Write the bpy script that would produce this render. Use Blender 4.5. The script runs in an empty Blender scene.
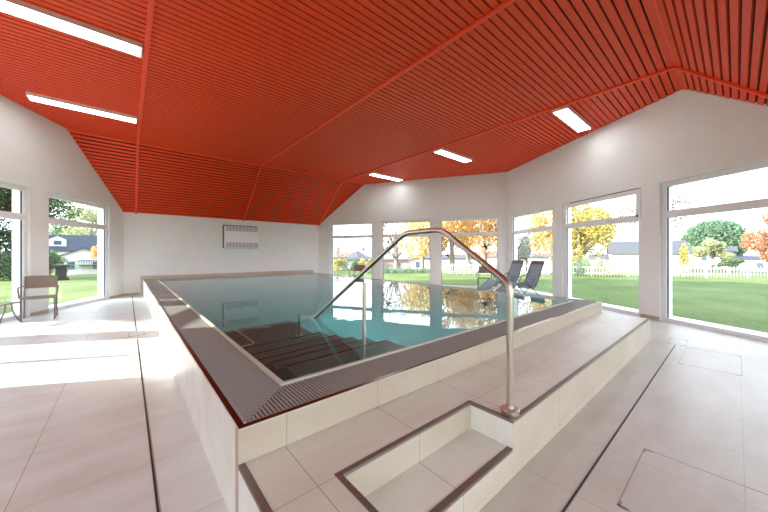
import bpy, math, random
import numpy as np
from mathutils import Vector, Matrix
random.seed(7)
SC = bpy.context.scene
COL = SC.collection

# ------------------------------------------------------------------ helpers
class MB:
    def __init__(self):
        self.v = []; self.f = []; self.m = []
    def add(self, vs, fs, mi=0):
        b = len(self.v)
        self.v += [tuple(p) for p in vs]
        self.f += [tuple(b + i for i in q) for q in fs]
        self.m += [mi] * len(fs)
        return self
    def hexa(self, p, mi=0):
        return self.add(p, [(3, 2, 1, 0), (4, 5, 6, 7), (0, 1, 5, 4), (1, 2, 6, 5), (2, 3, 7, 6), (3, 0, 4, 7)], mi)
    def box(self, x0, x1, y0, y1, z0, z1, mi=0):
        return self.hexa([(x0, y0, z0), (x1, y0, z0), (x1, y1, z0), (x0, y1, z0),
                          (x0, y0, z1), (x1, y0, z1), (x1, y1, z1), (x0, y1, z1)], mi)
    def prism(self, pts, z0, z1, mi=0):
        n = len(pts)
        vs = [(p[0], p[1], z0) for p in pts] + [(p[0], p[1], z1) for p in pts]
        fs = [tuple(range(n - 1, -1, -1)), tuple(range(n, 2 * n))]
        fs += [(i, (i + 1) % n, n + (i + 1) % n, n + i) for i in range(n)]
        return self.add(vs, fs, mi)
    def tube(self, path, r, seg=10, mi=0, closed=False):
        P = [Vector(p) for p in path]; n = len(P)
        if n < 2: return self
        T = []
        for i in range(n):
            a = P[i] - P[i - 1] if i > 0 else (P[i] - P[-1] if closed else P[1] - P[0])
            b = P[(i + 1) % n] - P[i] if (i < n - 1 or closed) else a
            t = a.normalized() + b.normalized()
            T.append(t.normalized() if t.length > 1e-6 else a.normalized())
        up = Vector((0, 0, 1)) if abs(T[0].z) < .9 else Vector((1, 0, 0))
        nrm = (up - T[0] * up.dot(T[0])).normalized()
        vs = []
        for i in range(n):
            nrm = (nrm - T[i] * nrm.dot(T[i]))
            nrm = nrm.normalized() if nrm.length > 1e-6 else T[i].orthogonal().normalized()
            bi = T[i].cross(nrm)
            rr = r[i] if isinstance(r, (list, tuple)) else r
            for k in range(seg):
                a = 2 * math.pi * k / seg
                vs.append(P[i] + (nrm * math.cos(a) + bi * math.sin(a)) * rr)
        fs = []
        for i in range(n if closed else n - 1):
            j = (i + 1) % n
            for k in range(seg):
                l = (k + 1) % seg
                fs.append((i * seg + k, i * seg + l, j * seg + l, j * seg + k))
        if not closed:
            fs.append(tuple(range(seg - 1, -1, -1)))
            fs.append(tuple((n - 1) * seg + k for k in range(seg)))
        return self.add(vs, fs, mi)
    def lathe(self, c, prof, seg=24, mi=0):
        vs = []; fs = []
        for (r, z) in prof:
            for k in range(seg):
                a = 2 * math.pi * k / seg
                vs.append((c[0] + r * math.cos(a), c[1] + r * math.sin(a), c[2] + z))
        for i in range(len(prof) - 1):
            for k in range(seg):
                l = (k + 1) % seg
                fs.append((i * seg + k, i * seg + l, (i + 1) * seg + l, (i + 1) * seg + k))
        fs.append(tuple(range(seg - 1, -1, -1)))
        fs.append(tuple((len(prof) - 1) * seg + k for k in range(seg)))
        return self.add(vs, fs, mi)
    def build(self, name, mat, parent=None, smooth=False, bevel=0, loc=None, label=None):
        me = bpy.data.meshes.new(name)
        me.from_pydata(self.v, [], self.f)
        mats = mat if isinstance(mat, (list, tuple)) else [mat]
        for m in mats: me.materials.append(m)
        me.polygons.foreach_set('material_index', self.m)
        if smooth:
            me.polygons.foreach_set('use_smooth', [True] * len(me.polygons))
            try: me.set_sharp_from_angle(angle=math.radians(40))
            except Exception: pass
        me.update()
        o = bpy.data.objects.new(name, me); COL.objects.link(o)
        if loc: o.location = loc
        if parent: o.parent = parent
        if bevel:
            b = o.modifiers.new('bevel', 'BEVEL'); b.width = bevel; b.segments = 2; b.limit_method = 'ANGLE'
        if label: o['label'] = label
        return o

def fillet(path, r, n=5):
    P = [Vector(p) for p in path]; out = [P[0]]
    for i in range(1, len(P) - 1):
        a, b, c = P[i - 1], P[i], P[i + 1]
        u = (a - b); w = (c - b)
        d = min(r, u.length * .48, w.length * .48)
        p0 = b + u.normalized() * d; p1 = b + w.normalized() * d
        for k in range(n + 1):
            t = k / n
            out.append(p0 * (1 - t) ** 2 + b * 2 * t * (1 - t) + p1 * t * t)
    out.append(P[-1])
    return out

def tag(o, label=None, cat=None, group=None, kind=None):
    if label: o['label'] = label
    if cat: o['category'] = cat
    if group: o['group'] = group
    if kind: o['kind'] = kind
    return o
def empty(name, loc=(0, 0, 0), rz=0, label=None, cat=None, group=None, kind=None):
    o = bpy.data.objects.new(name, None); COL.objects.link(o)
    o.location = loc; o.rotation_euler = (0, 0, rz); o.empty_display_size = .1
    return tag(o, label, cat, group, kind)
def copy_tree(o, loc=None, rz=None, label=None, parent=None):
    c = o.copy(); COL.objects.link(c)
    if parent: c.parent = parent
    if loc: c.location = loc
    if rz is not None: c.rotation_euler = (0, 0, rz)
    if label: c['label'] = label
    for ch in list(o.children): copy_tree(ch, parent=c)
    return c

# ------------------------------------------------------------------ materials
def lin(c):
    return tuple((x / 255 / 12.92) if x / 255 <= .04045 else ((x / 255 + .055) / 1.055) ** 2.4 for x in c) + (1,)
def newmat(name):
    m = bpy.data.materials.new(name); m.use_nodes = True
    nt = m.node_tree
    return m, nt, nt.nodes['Principled BSDF'], nt.nodes['Material Output']
def L(nt, a, b): nt.links.new(a, b)
def mat(name, rgb, rough=.5, metal=0, spec=.5, noise=0, nscale=8, bump=0, stretch=None, emit=0):
    m, nt, p, out = newmat(name)
    p.inputs['Base Color'].default_value = lin(rgb)
    p.inputs['Roughness'].default_value = rough
    p.inputs['Metallic'].default_value = metal
    p.inputs['Specular IOR Level'].default_value = spec
    if noise or bump:
        tc = nt.nodes.new('ShaderNodeTexCoord'); mp = nt.nodes.new('ShaderNodeMapping')
        L(nt, tc.outputs['Object'], mp.inputs['Vector'])
        if stretch: mp.inputs['Scale'].default_value = stretch
        nz = nt.nodes.new('ShaderNodeTexNoise'); nz.inputs['Scale'].default_value = nscale; nz.inputs['Detail'].default_value = 5
        L(nt, mp.outputs['Vector'], nz.inputs['Vector'])
        if noise:
            mr = nt.nodes.new('ShaderNodeMapRange')
            mr.inputs['From Min'].default_value = .3; mr.inputs['From Max'].default_value = .7
            mr.inputs['To Min'].default_value = 1 - noise; mr.inputs['To Max'].default_value = 1 + noise * .6
            L(nt, nz.outputs['Fac'], mr.inputs['Value'])
            vm = nt.nodes.new('ShaderNodeVectorMath'); vm.operation = 'SCALE'
            vm.inputs[0].default_value = lin(rgb)[:3]
            L(nt, mr.outputs['Result'], vm.inputs['Scale']); L(nt, vm.outputs['Vector'], p.inputs['Base Color'])
        if bump:
            b = nt.nodes.new('ShaderNodeBump'); b.inputs['Strength'].default_value = bump; b.inputs['Distance'].default_value = .01
            L(nt, nz.outputs['Fac'], b.inputs['Height']); L(nt, b.outputs['Normal'], p.inputs['Normal'])
    if emit:
        p.inputs['Emission Color'].default_value = lin(rgb); p.inputs['Emission Strength'].default_value = emit
    return m

def tile_mat(name, rgb, ox, oy, sx=.6, sy=.6, g=.004, rough=.38, grout=(156, 143, 130), use=(True, True), faint_y=.55):
    """large stoneware tiles: soft clouding and thin joints at world x = ox+k*sx, y = oy+k*sy"""
    m, nt, p, out = newmat(name)
    geo = nt.nodes.new('ShaderNodeNewGeometry'); sep = nt.nodes.new('ShaderNodeSeparateXYZ')
    L(nt, geo.outputs['Position'], sep.inputs[0])
    def mth(op, a, b=None):
        n = nt.nodes.new('ShaderNodeMath'); n.operation = op
        for i, v in enumerate((a, b)):
            if v is None: continue
            if hasattr(v, 'links'): L(nt, v, n.inputs[i])
            else: n.inputs[i].default_value = v
        return n.outputs[0]
    def line(c, off, s, w):
        t = mth('DIVIDE', mth('SUBTRACT', c, off), s)
        d = mth('ABSOLUTE', mth('SUBTRACT', t, mth('ROUND', t)))
        return mth('LESS_THAN', mth('MULTIPLY', d, s), w * .5)
    fx = line(sep.outputs['X'], ox, sx, g) if use[0] else 0.0
    fy = mth('MULTIPLY', line(sep.outputs['Y'], oy, sy, g), faint_y) if use[1] else 0.0
    fac = mth('MAXIMUM', fx, fy)
    n1 = nt.nodes.new('ShaderNodeTexNoise'); n1.inputs['Scale'].default_value = 2.2; n1.inputs['Detail'].default_value = 8
    n1.inputs['Roughness'].default_value = .62
    mp = nt.nodes.new('ShaderNodeMapping'); mp.inputs['Scale'].default_value = (.6, 1.6, 1.2)
    L(nt, geo.outputs['Position'], mp.inputs['Vector']); L(nt, mp.outputs['Vector'], n1.inputs['Vector'])
    cr = nt.nodes.new('ShaderNodeValToRGB')
    c = lin(rgb)
    cr.color_ramp.elements[0].position = .32; cr.color_ramp.elements[1].position = .7
    cr.color_ramp.elements[0].color = (c[0] * .87, c[1] * .83, c[2] * .78, 1)
    cr.color_ramp.elements[1].color = (min(1, c[0] * 1.05), min(1, c[1] * 1.06), min(1, c[2] * 1.08), 1)
    L(nt, n1.outputs['Fac'], cr.inputs['Fac'])
    mx = nt.nodes.new('ShaderNodeMix'); mx.data_type = 'RGBA'
    L(nt, fac, mx.inputs['Factor']) if hasattr(fac, 'links') else None
    L(nt, cr.outputs['Color'], mx.inputs[6]); mx.inputs[7].default_value = lin(grout)
    L(nt, mx.outputs[2], p.inputs['Base Color'])
    p.inputs['Roughness'].default_value = rough
    p.inputs['Specular IOR Level'].default_value = .4
    return m

def glass_mat(name, tint=(1, 1, 1)):
    m, nt, p, out = newmat(name); nt.nodes.remove(p)
    lw = nt.nodes.new('ShaderNodeLayerWeight'); lw.inputs['Blend'].default_value = .5
    pw = nt.nodes.new('ShaderNodeMath'); pw.operation = 'POWER'; pw.inputs[1].default_value = 5
    L(nt, lw.outputs['Facing'], pw.inputs[0])
    fr = nt.nodes.new('ShaderNodeMath'); fr.operation = 'MULTIPLY_ADD'; fr.inputs[1].default_value = .92; fr.inputs[2].default_value = .06
    L(nt, pw.outputs[0], fr.inputs[0])
    tr = nt.nodes.new('ShaderNodeBsdfTransparent'); tr.inputs['Color'].default_value = (*tint, 1)
    gl = nt.nodes.new('ShaderNodeBsdfGlossy'); gl.inputs['Roughness'].default_value = 0.0
    mx = nt.nodes.new('ShaderNodeMixShader')
    L(nt, fr.outputs[0], mx.inputs['Fac']); L(nt, tr.outputs[0], mx.inputs[1]); L(nt, gl.outputs[0], mx.inputs[2])
    L(nt, mx.outputs[0], out.inputs['Surface'])
    return m

def leaf_mat(name, c0, c1, c2, trans=.5):
    m, nt, p, out = newmat(name)
    g = nt.nodes.new('ShaderNodeNewGeometry')
    cr = nt.nodes.new('ShaderNodeValToRGB')
    cr.color_ramp.elements[0].color = lin(c0); cr.color_ramp.elements[1].color = lin(c2)
    e = cr.color_ramp.elements.new(.5); e.color = lin(c1)
    L(nt, g.outputs['Random Per Island'], cr.inputs['Fac'])
    L(nt, cr.outputs['Color'], p.inputs['Base Color'])
    p.inputs['Roughness'].default_value = .6; p.inputs['Specular IOR Level'].default_value = .2
    t = nt.nodes.new('ShaderNodeBsdfTranslucent'); L(nt, cr.outputs['Color'], t.inputs['Color'])
    mx = nt.nodes.new('ShaderNodeMixShader'); mx.inputs['Fac'].default_value = trans
    L(nt, p.outputs[0], mx.inputs[1]); L(nt, t.outputs[0], mx.inputs[2]); L(nt, mx.outputs[0], out.inputs['Surface'])
    return m

M = {}
M['plaster'] = mat('white_plaster', (232, 235, 232), .85, noise=.02, nscale=3, bump=.02)
M['slat'] = mat('red_stained_wood', (238, 70, 20), .5, noise=.14, nscale=6, stretch=(1.2, 14, 14), spec=.35)
M['felt'] = mat('black_felt', (26, 10, 8), .95)
M['batten'] = mat('red_batten', (250, 74, 22), .4)
M['tileL'] = tile_mat('floor_tile_left', (214, 219, 216), -.47, -.03)
M['tileR'] = tile_mat('floor_tile_right', (190, 184, 172), .04, -.03)  # same floor tile in a darker colour, offsetting light from the front windows
M['tileP'] = tile_mat('platform_tile', (214, 218, 205), .01, 1.14 - .6, faint_y=.8)
M['tileW'] = tile_mat('riser_tile', (192, 179, 161), .02, 0, use=(True, False), rough=.45, grout=(150, 138, 120))
M['tileS'] = tile_mat('lit_side_tile', (240, 244, 238), 0, .29, sy=1.2, use=(False, True), rough=.3, grout=(190, 180, 165))  # pale tile copy, window light on the side faces put into its colour
M['frame'] = mat('white_window_frame', (235, 236, 238), .35)
M['gasket'] = mat('dark_gasket', (70, 76, 86), .5)
M['glass'] = glass_mat('window_glass', (.97, .985, .98))
M['steel'] = mat('brushed_steel', (205, 195, 182), .3, metal=1)
M['steel_dark'] = mat('satin_steel', (150, 140, 132), .35, metal=1)
M['trim_metal'] = mat('edge_profile_metal', (150, 138, 130), .42, metal=.7)
M['rim_metal'] = mat('rim_metal', (118, 112, 104), .2, metal=1)
M['coping'] = mat('coping_steel', (196, 200, 184), .4, metal=0)
M['grate'] = mat('grating_grey', (156, 156, 150), .45)
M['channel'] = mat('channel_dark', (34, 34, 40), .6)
M['slot'] = mat('slot_dark', (22, 20, 20), .7)
M['basin'] = mat('pool_basin', (112, 190, 194), .4, noise=.05, nscale=2)
M['step_dark'] = mat('pool_step_grey', (70, 118, 112), .5, noise=.1, nscale=4)
M['step_side'] = mat('step_side_teal', (24, 88, 90), .4)
M['nosing'] = mat('step_nosing', (14, 14, 16), .6)
M['taupe'] = mat('taupe_fabric', (132, 114, 100), .8, noise=.06, nscale=60)
M['taupe_metal'] = mat('taupe_metal', (120, 108, 98), .45)
M['grey_mesh'] = mat('grey_sling', (150, 168, 182), .75, noise=.08, nscale=80)
M['lounger_metal'] = mat('grey_tube', (96, 98, 104), .4, metal=.4)
M['white_metal'] = mat('white_enamel', (240, 240, 240), .4)
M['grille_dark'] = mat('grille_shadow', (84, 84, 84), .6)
M['lamp'] = mat('lamp_diffuser', (246, 250, 255), .5, emit=12)
M['lamp_frame'] = mat('lamp_frame', (228, 222, 214), .4)
M['added_pool_glow'] = mat('added_pool_glow', (235, 250, 255), .4, emit=12)  # glow of the discs added under water to lift the pool colour
M['kerb'] = mat('white_kerb', (236, 236, 232), .8, noise=.05, nscale=5)
M['bark'] = mat('bark', (136, 122, 110), .9, noise=.3, nscale=12)
M['bark_dark'] = mat('bark_dark', (62, 48, 44), .9, noise=.2, nscale=12)
M['white_wall'] = mat('white_render', (214, 208, 204), .8, noise=.03, nscale=2)
M['pink_wall'] = mat('pink_render', (176, 152, 142), .8, noise=.03, nscale=2)
M['roof_grey'] = mat('grey_roof', (74, 73, 77), .8, noise=.15, nscale=9)
M['roof_blue'] = mat('slate_roof', (50, 54, 66), .7, noise=.15, nscale=9)
M['roof_pale'] = mat('pale_roof', (150, 136, 130), .8, noise=.15, nscale=9)
M['roof_red'] = mat('brown_roof', (112, 72, 62), .8, noise=.15, nscale=9)
M['win_dark'] = mat('dark_pane', (70, 84, 100), .15)
M['wood_dark'] = mat('weathered_wood', (46, 42, 42), .8, noise=.2, nscale=8)
M['white_paint'] = mat('white_paint', (190, 184, 180), .6)
M['bird'] = mat('bird_sticker', (28, 26, 28), .6)
M['wire'] = mat('green_grey_wire', (120, 136, 128), .6)

# grass
def grass_mat():
    m, nt, p, out = newmat('lawn_grass')
    geo = nt.nodes.new('ShaderNodeNewGeometry')
    n1 = nt.nodes.new('ShaderNodeTexNoise'); n1.inputs['Scale'].default_value = .5; n1.inputs['Detail'].default_value = 3
    n2 = nt.nodes.new('ShaderNodeTexNoise'); n2.inputs['Scale'].default_value = 22; n2.inputs['Detail'].default_value = 6
    L(nt, geo.outputs['Position'], n1.inputs['Vector']); L(nt, geo.outputs['Position'], n2.inputs['Vector'])
    ad = nt.nodes.new('ShaderNodeMath'); ad.operation = 'MULTIPLY_ADD'; ad.inputs[1].default_value = .45; 
    L(nt, n1.outputs['Fac'], ad.inputs[0])
    ml = nt.nodes.new('ShaderNodeMath'); ml.operation = 'MULTIPLY'; ml.inputs[1].default_value = .55
    L(nt, n2.outputs['Fac'], ml.inputs[0]); L(nt, ml.outputs[0], ad.inputs[2])
    cr = nt.nodes.new('ShaderNodeValToRGB')
    cr.color_ramp.elements[0].position = .35; cr.color_ramp.elements[1].position = .65
    cr.color_ramp.elements[0].color = lin((74, 90, 44)); cr.color_ramp.elements[1].color = lin((114, 126, 74))
    L(nt, ad.outputs[0], cr.inputs['Fac']); L(nt, cr.outputs['Color'], p.inputs['Base Color'])
    p.inputs['Roughness'].default_value = .9; p.inputs['Specular IOR Level'].default_value = .1
    b = nt.nodes.new('ShaderNodeBump'); b.inputs['Strength'].default_value = .5; b.inputs['Distance'].default_value = .03
    L(nt, n2.outputs['Fac'], b.inputs['Height']); L(nt, b.outputs['Normal'], p.inputs['Normal'])
    return m
M['grass'] = grass_mat()

# water: real refracting body with a faint ripple and teal absorption
def water_mat():
    m, nt, p, out = newmat('pool_water'); nt.nodes.remove(p)
    g = nt.nodes.new('ShaderNodeBsdfGlass'); g.inputs['IOR'].default_value = 1.33; g.inputs['Roughness'].default_value = 0
    geo = nt.nodes.new('ShaderNodeNewGeometry')
    nz = nt.nodes.new('ShaderNodeTexNoise'); nz.inputs['Scale'].default_value = 1.6; nz.inputs['Detail'].default_value = 2
    L(nt, geo.outputs['Position'], nz.inputs['Vector'])
    b = nt.nodes.new('ShaderNodeBump'); b.inputs['Strength'].default_value = .12; b.inputs['Distance'].default_value = .02
    L(nt, nz.outputs['Fac'], b.inputs['Height']); L(nt, b.outputs['Normal'], g.inputs['Normal'])
    va = nt.nodes.new('ShaderNodeVolumeAbsorption'); va.inputs['Color'].default_value = (.25, .85, .9, 1); va.inputs['Density'].default_value = .3
    L(nt, g.outputs[0], out.inputs['Surface']); L(nt, va.outputs[0], out.inputs['Volume'])
    return m
M['water'] = water_mat()

# ------------------------------------------------------------------ room plan (metres)
EYE = 1.3
ZF, ZE = 4.3, 2.6                      # flat ceiling, eaves
YK1, YE1, YK0, YE0 = 10.39, 12.4, .63, -1.25
def zc(y):
    if y > YK1: return ZF - (y - YK1) * (ZF - ZE) / (YE1 - YK1)
    if y < YK0: return ZF - (YK0 - y) * (ZF - ZE) / (YK0 - YE0)
    return ZF
def unit(a, b):
    d = (b[0] - a[0], b[1] - a[1]); l = math.hypot(*d); return (d[0] / l, d[1] / l), l
PA = (-.08, 12.4); dA = (-.4548, -.8906); LA = (12.4 - YE0) / .8906
PC = (6.65, 12.4); PD = (10.58, 5.45)
dC, LC = unit(PC, PD)
dD, _ = unit(PD, (7.69, .63)); LD = (PD[1] - YE0) / -dD[1]
nA = (-.8906, .4548); nC = (-dC[1], dC[0]); nD = (-dD[1], dD[0])
if nC[0] < 0: nC = (-nC[0], -nC[1])
if nD[0] < 0: nD = (-nD[0], -nD[1])
class Wall:
    def __init__(s, P, d, n, Ln): s.P, s.d, s.n, s.L = P, d, n, Ln
    def pt(s, t, dep, z): return (s.P[0] + s.d[0] * t + s.n[0] * dep, s.P[1] + s.d[1] * t + s.n[1] * dep, z)
    def box(s, mb, t0, t1, d0, d1, z0, z1, mi=0, z1b=None):
        zb = z1 if z1b is None else z1b
        mb.hexa([s.pt(t0, d0, z0), s.pt(t1, d0, z0), s.pt(t1, d1, z0), s.pt(t0, d1, z0),
                 s.pt(t0, d0, z1), s.pt(t1, d0, zb), s.pt(t1, d1, zb), s.pt(t0, d1, z1)], mi)
WA = Wall(PA, dA, nA, LA); WB = Wall(PA, (1, 0), (0, 1), PC[0] - PA[0]); WC = Wall(PC, dC, nC, LC); WD = Wall(PD, dD, nD, LD)
pF0 = WA.pt(LA, 0, 0); pF1 = WD.pt(LD, 0, 0)
WF = Wall((pF0[0], YE0), (1, 0), (0, -1), pF1[0] - pF0[0])
TH = .3
WIN_A = [(.66, 2.76), (3.2, 5.1), (5.5, 7.36)]
WIN_C = [(.6, 2.7), (3.04, 5.22), (5.5, 7.74)]
WIN_D = [(.18, 2.34), (2.69, 4.86), (5.22, 7.3)]
WIN_F = [(.6, 3.4), (3.8, 6.6), (7.0, 9.8), (10.2, 12.9)]  # unseen windows, added and widened to let in more daylight
ZW0, ZW1 = .012, 2.68

def build_wall(name, W, wins, breaks, zw1=ZW1, ext0=0, ext1=0):
    mb = MB()
    cuts = sorted(set([-ext0, W.L + ext1] + [c for w in wins for c in w] + breaks))
    def ztop(t):
        y = W.P[1] + W.d[1] * min(max(t, 0), W.L)
        return zc(y) + .03
    for a, b in zip(cuts[:-1], cuts[1:]):
        mid = (a + b) / 2
        inw = any(w[0] - 1e-6 <= mid <= w[1] + 1e-6 for w in wins)
        if inw:
            W.box(mb, a, b, 0, TH, -.1, ZW0)
            W.box(mb, a, b, 0, TH, zw1, ztop(a), 0, ztop(b))
        else:
            W.box(mb, a, b, 0, TH, -.1, ztop(a), 0, ztop(b))
    o = mb.build(name, M['plaster']); o['kind'] = 'structure'
    return o
brk = lambda W: [t for t in ((W.P[1] - YK1) / -W.d[1], (W.P[1] - YK0) / -W.d[1]) if 0 < t < W.L]
build_wall('wall_left', WA, WIN_A, brk(WA), ext0=.3, ext1=.3)
build_wall('wall_back', WB, [], [], ext0=.1, ext1=.1)
build_wall('wall_right_back', WC, WIN_C, brk(WC), ext0=.3, ext1=.0)
build_wall('wall_right', WD, WIN_D, brk(WD), ext0=.12, ext1=.3)
build_wall('wall_front', WF, WIN_F, [], zw1=2.45, ext0=.2, ext1=.2)

# baseboards (tile skirting) on the piers
def baseboard(name, W, spans, h=.07):
    mb = MB()
    for a, b in spans: W.box(mb, a, b, -.012, 0, 0, h)
    o = mb.build(name, M['tileW']); o['kind'] = 'structure'
def piers(W, wins, lo=0):
    c = [lo] + [x for w in wins for x in w] + [W.L]
    return [(c[i], c[i + 1]) for i in range(0, len(c), 2)]
baseboard('baseboard_left', WA, piers(WA, WIN_A)); baseboard('baseboard_right_back', WC, piers(WC, WIN_C))
baseboard('baseboard_right', WD, piers(WD, WIN_D)); baseboard('baseboard_back', WB, [(.0, .4), (6.3, 6.72)])

# ------------------------------------------------------------------ windows
BIRD = [(-.9, .55), (-.35, .35), (-.05, .1), (.15, .45), (.5, .95), (.42, .45), (.3, .05), (.75, -.1), (.95, -.3), (.55, -.28), (.2, -.35), (-.1, -.7), (-.35, -.95), (-.3, -.5), (-.2, -.1), (-.5, .15)]
win_no = [0]
def window(W, t0, t1, z1=ZW1, tr=2.06, upper_sash=False, opener=False, birds=(), mull=None):
    win_no[0] += 1
    root = empty('window_%d' % win_no[0], W.pt((t0 + t1) / 2, .1, 0), kind='structure')
    inv = Matrix.Translation(-Vector(root.location))
    def fin(mb, name, m, **k):
        mb.v = [tuple(Vector(p) - Vector(root.location)) for p in mb.v]
        return mb.build(name, m, root, **k)
    e = .004
    z0 = ZW0 + e; zt = z1 - e; a0 = t0 + e; a1 = t1 - e; w = .085; D0, D1 = .045, .12
    f = MB()
    W.box(f, a0, a0 + w, D0, D1, z0, zt); W.box(f, a1 - w, a1, D0, D1, z0, zt)
    W.box(f, a0 + w, a1 - w, D0, D1, z0, z0 + .055); W.box(f, a0 + w, a1 - w, D0, D1, zt - w, zt)
    if mull:
        W.box(f, mull - .045, mull + .045, D0, D1, z0 + .055, zt - w)
    fin(f, 'window_frame', M['frame'])
    t = MB(); W.box(t, a0 + w, a1 - w, D0 - .004, D1 + .004, tr - .065, tr + .065)
    fin(t, 'transom', M['frame'])
    if upper_sash:
        s = MB(); u = .065; b0, b1 = a0 + .02, a1 - .02; q0, q1 = tr - .03, zt - .02
        W.box(s, b0, b0 + u + .03, D0 - .03, D0, q0, q1); W.box(s, b1 - u - .03, b1, D0 - .03, D0, q0, q1)
        W.box(s, b0 + u + .03, b1 - u - .03, D0 - .03, D0, q0, q0 + u + .03); W.box(s, b0 + u + .03, b1 - u - .03, D0 - .03, D0, q1 - u - .03, q1)
        fin(s, 'sash', M['frame'])
    g = MB(); gd0, gd1 = D0 + .028, D0 + .034
    for (p0, p1) in ((z0 + .055, tr - .065), (tr + .065, zt - w)):
        W.box(g, a0 + w, a0 + w + .012, gd0 - .01, gd1 + .01, p0, p1); W.box(g, a1 - w - .012, a1 - w, gd0 - .01, gd1 + .01, p0, p1)
    fin(g, 'gasket', M['gasket'])
    for nm, (p0, p1) in (('lower_pane', (z0 + .055, tr - .05)), ('upper_pane', (tr + .05, zt - w))):
        g = MB()
        pts = [W.pt(a0 + w, gd0, p0), W.pt(a1 - w, gd0, p0), W.pt(a1 - w, gd0, p1), W.pt(a0 + w, gd0, p1)]
        g.add(pts, [(0, 1, 2, 3)])
        fin(g, nm, M['glass'])
    if opener:
        s = MB(); W.box(s, a0 + .25, a1 - .08, .01, .035, z1 - .012, z1 + .022)
        W.box(s, a0 + .25, a0 + .6, 0.002, .04, z1 - .01, z1 + .03); W.box(s, a1 - .75, a1 - .42, 0.002, .04, z1 - .01, z1 + .03)
        fin(s, 'opener_rod', M['gasket'], label='dark grey opener rod above the tilting sash')
        h = MB(); W.box(h, a1 - .10, a1 - .07, D0 - .05, D0 - .03, tr + .02, tr + .06); fin(h, 'latch', M['gasket'])
    for (bt, bz, bs, fl) in birds:
        b = MB(); n = len(BIRD)
        pts = [W.pt(bt + p[0] * bs * fl, gd0 - .008, bz + p[1] * bs) for p in BIRD]
        b.add(pts, [tuple(range(n))])
        fin(b, 'bird_sticker', M['bird'], label='black flying bird sticker on the glass')
    return root
for w in WIN_A:
    window(WA, *w, mull=6.44 if w[0] == 5.5 else None)
window(WC, *WIN_C[0], birds=[(2.23, 1.52, .15, -1)])
window(WC, *WIN_C[1], birds=[(3.37, 1.82, .15, -1)])
window(WC, *WIN_C[2], birds=[(5.84, 1.26, .13, -1), (7.25, 1.60, .17, -1)])
window(WD, *WIN_D[0])
window(WD, *WIN_D[1], upper_sash=True, opener=True)
window(WD, *WIN_D[2])
for w in WIN_F: window(WF, *w, z1=2.45, tr=1.95)

# interior sills/thresholds (thin tiled strip under each frame stays with the wall)
# ------------------------------------------------------------------ floor
def xl(y): return PA[0] + dA[0] * (12.4 - y) / .8906
def xr(y):
    if y > PD[1]: return PC[0] + (PD[0] - PC[0]) * (12.4 - y) / (12.4 - PD[1])
    return PD[0] + dD[0] * (PD[1] - y) / -dD[1]
PX0, PX1, PY0, PY1 = .39, 6.17, 1.49, 12.2      # pool outer
f = MB()
f.prism([(xl(YE0) - .05, YE0 - .05), (PX0, YE0 - .05), (PX0, 12.45), (xl(12.4) - .05, 12.45)], -.1, 0, 0)
f.prism([(PX0, YE0 - .05), (xr(YE0) + .05, YE0 - .05), (xr(PY0) + .05, PY0), (PX0, PY0)], -.1, 0, 1)
f.prism([(PX1, PY0), (xr(PY0) + .05, PY0), (xr(PD[1]) + .05, PD[1]), (xr(12.4) + .05, 12.45), (PX1, 12.45)], -.1, 0, 1)
o = f.build('floor', [M['tileL'], M['tileR']]); o['kind'] = 'structure'

# ------------------------------------------------------------------ ceiling of red slats
PITCH, BW, BT = .11, .088, .022
def slat_run(mb, p0, p1, nrm):
    """boards running along x between the walls; p0,p1 = (y,z) ends of the slope, nrm=(ny,nz) up out of the room"""
    ln = math.hypot(p1[0] - p0[0], p1[1] - p0[1]); u = ((p1[0] - p0[0]) / ln, (p1[1] - p0[1]) / ln)
    n = int(round(ln / PITCH)); pit = ln / n; BW = .088 if abs(p0[1] - p1[1]) < .01 else .076
    for i in range(n):
        a = i * pit + (pit - BW) / 2; b = a + BW
        ya, za = p0[0] + u[0] * a, p0[1] + u[1] * a; yb, zb = p0[0] + u[0] * b, p0[1] + u[1] * b
        A = (ya + nrm[0] * BT, za + nrm[1] * BT); B = (yb + nrm[0] * BT, zb + nrm[1] * BT)
        mb.hexa([(xl(ya) - .03, ya, za), (xr(ya) + .03, ya, za), (xr(yb) + .03, yb, zb), (xl(yb) - .03, yb, zb),
                 (xl(ya) - .03, *A), (xr(ya) + .03, *A), (xr(yb) + .03, *B), (xl(yb) - .03, *B)], 0)
def norm2(p0, p1):
    ln = math.hypot(p1[0] - p0[0], p1[1] - p0[1]); n = (-(p1[1] - p0[1]) / ln, (p1[0] - p0[0]) / ln)
    return n if n[1] > 0 else (-n[0], -n[1])
runs = [((YK0, ZF), (YK1, ZF)), ((YK1, ZF), (YE1, ZE)), ((YE0, ZE), (YK0, ZF))]
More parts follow.
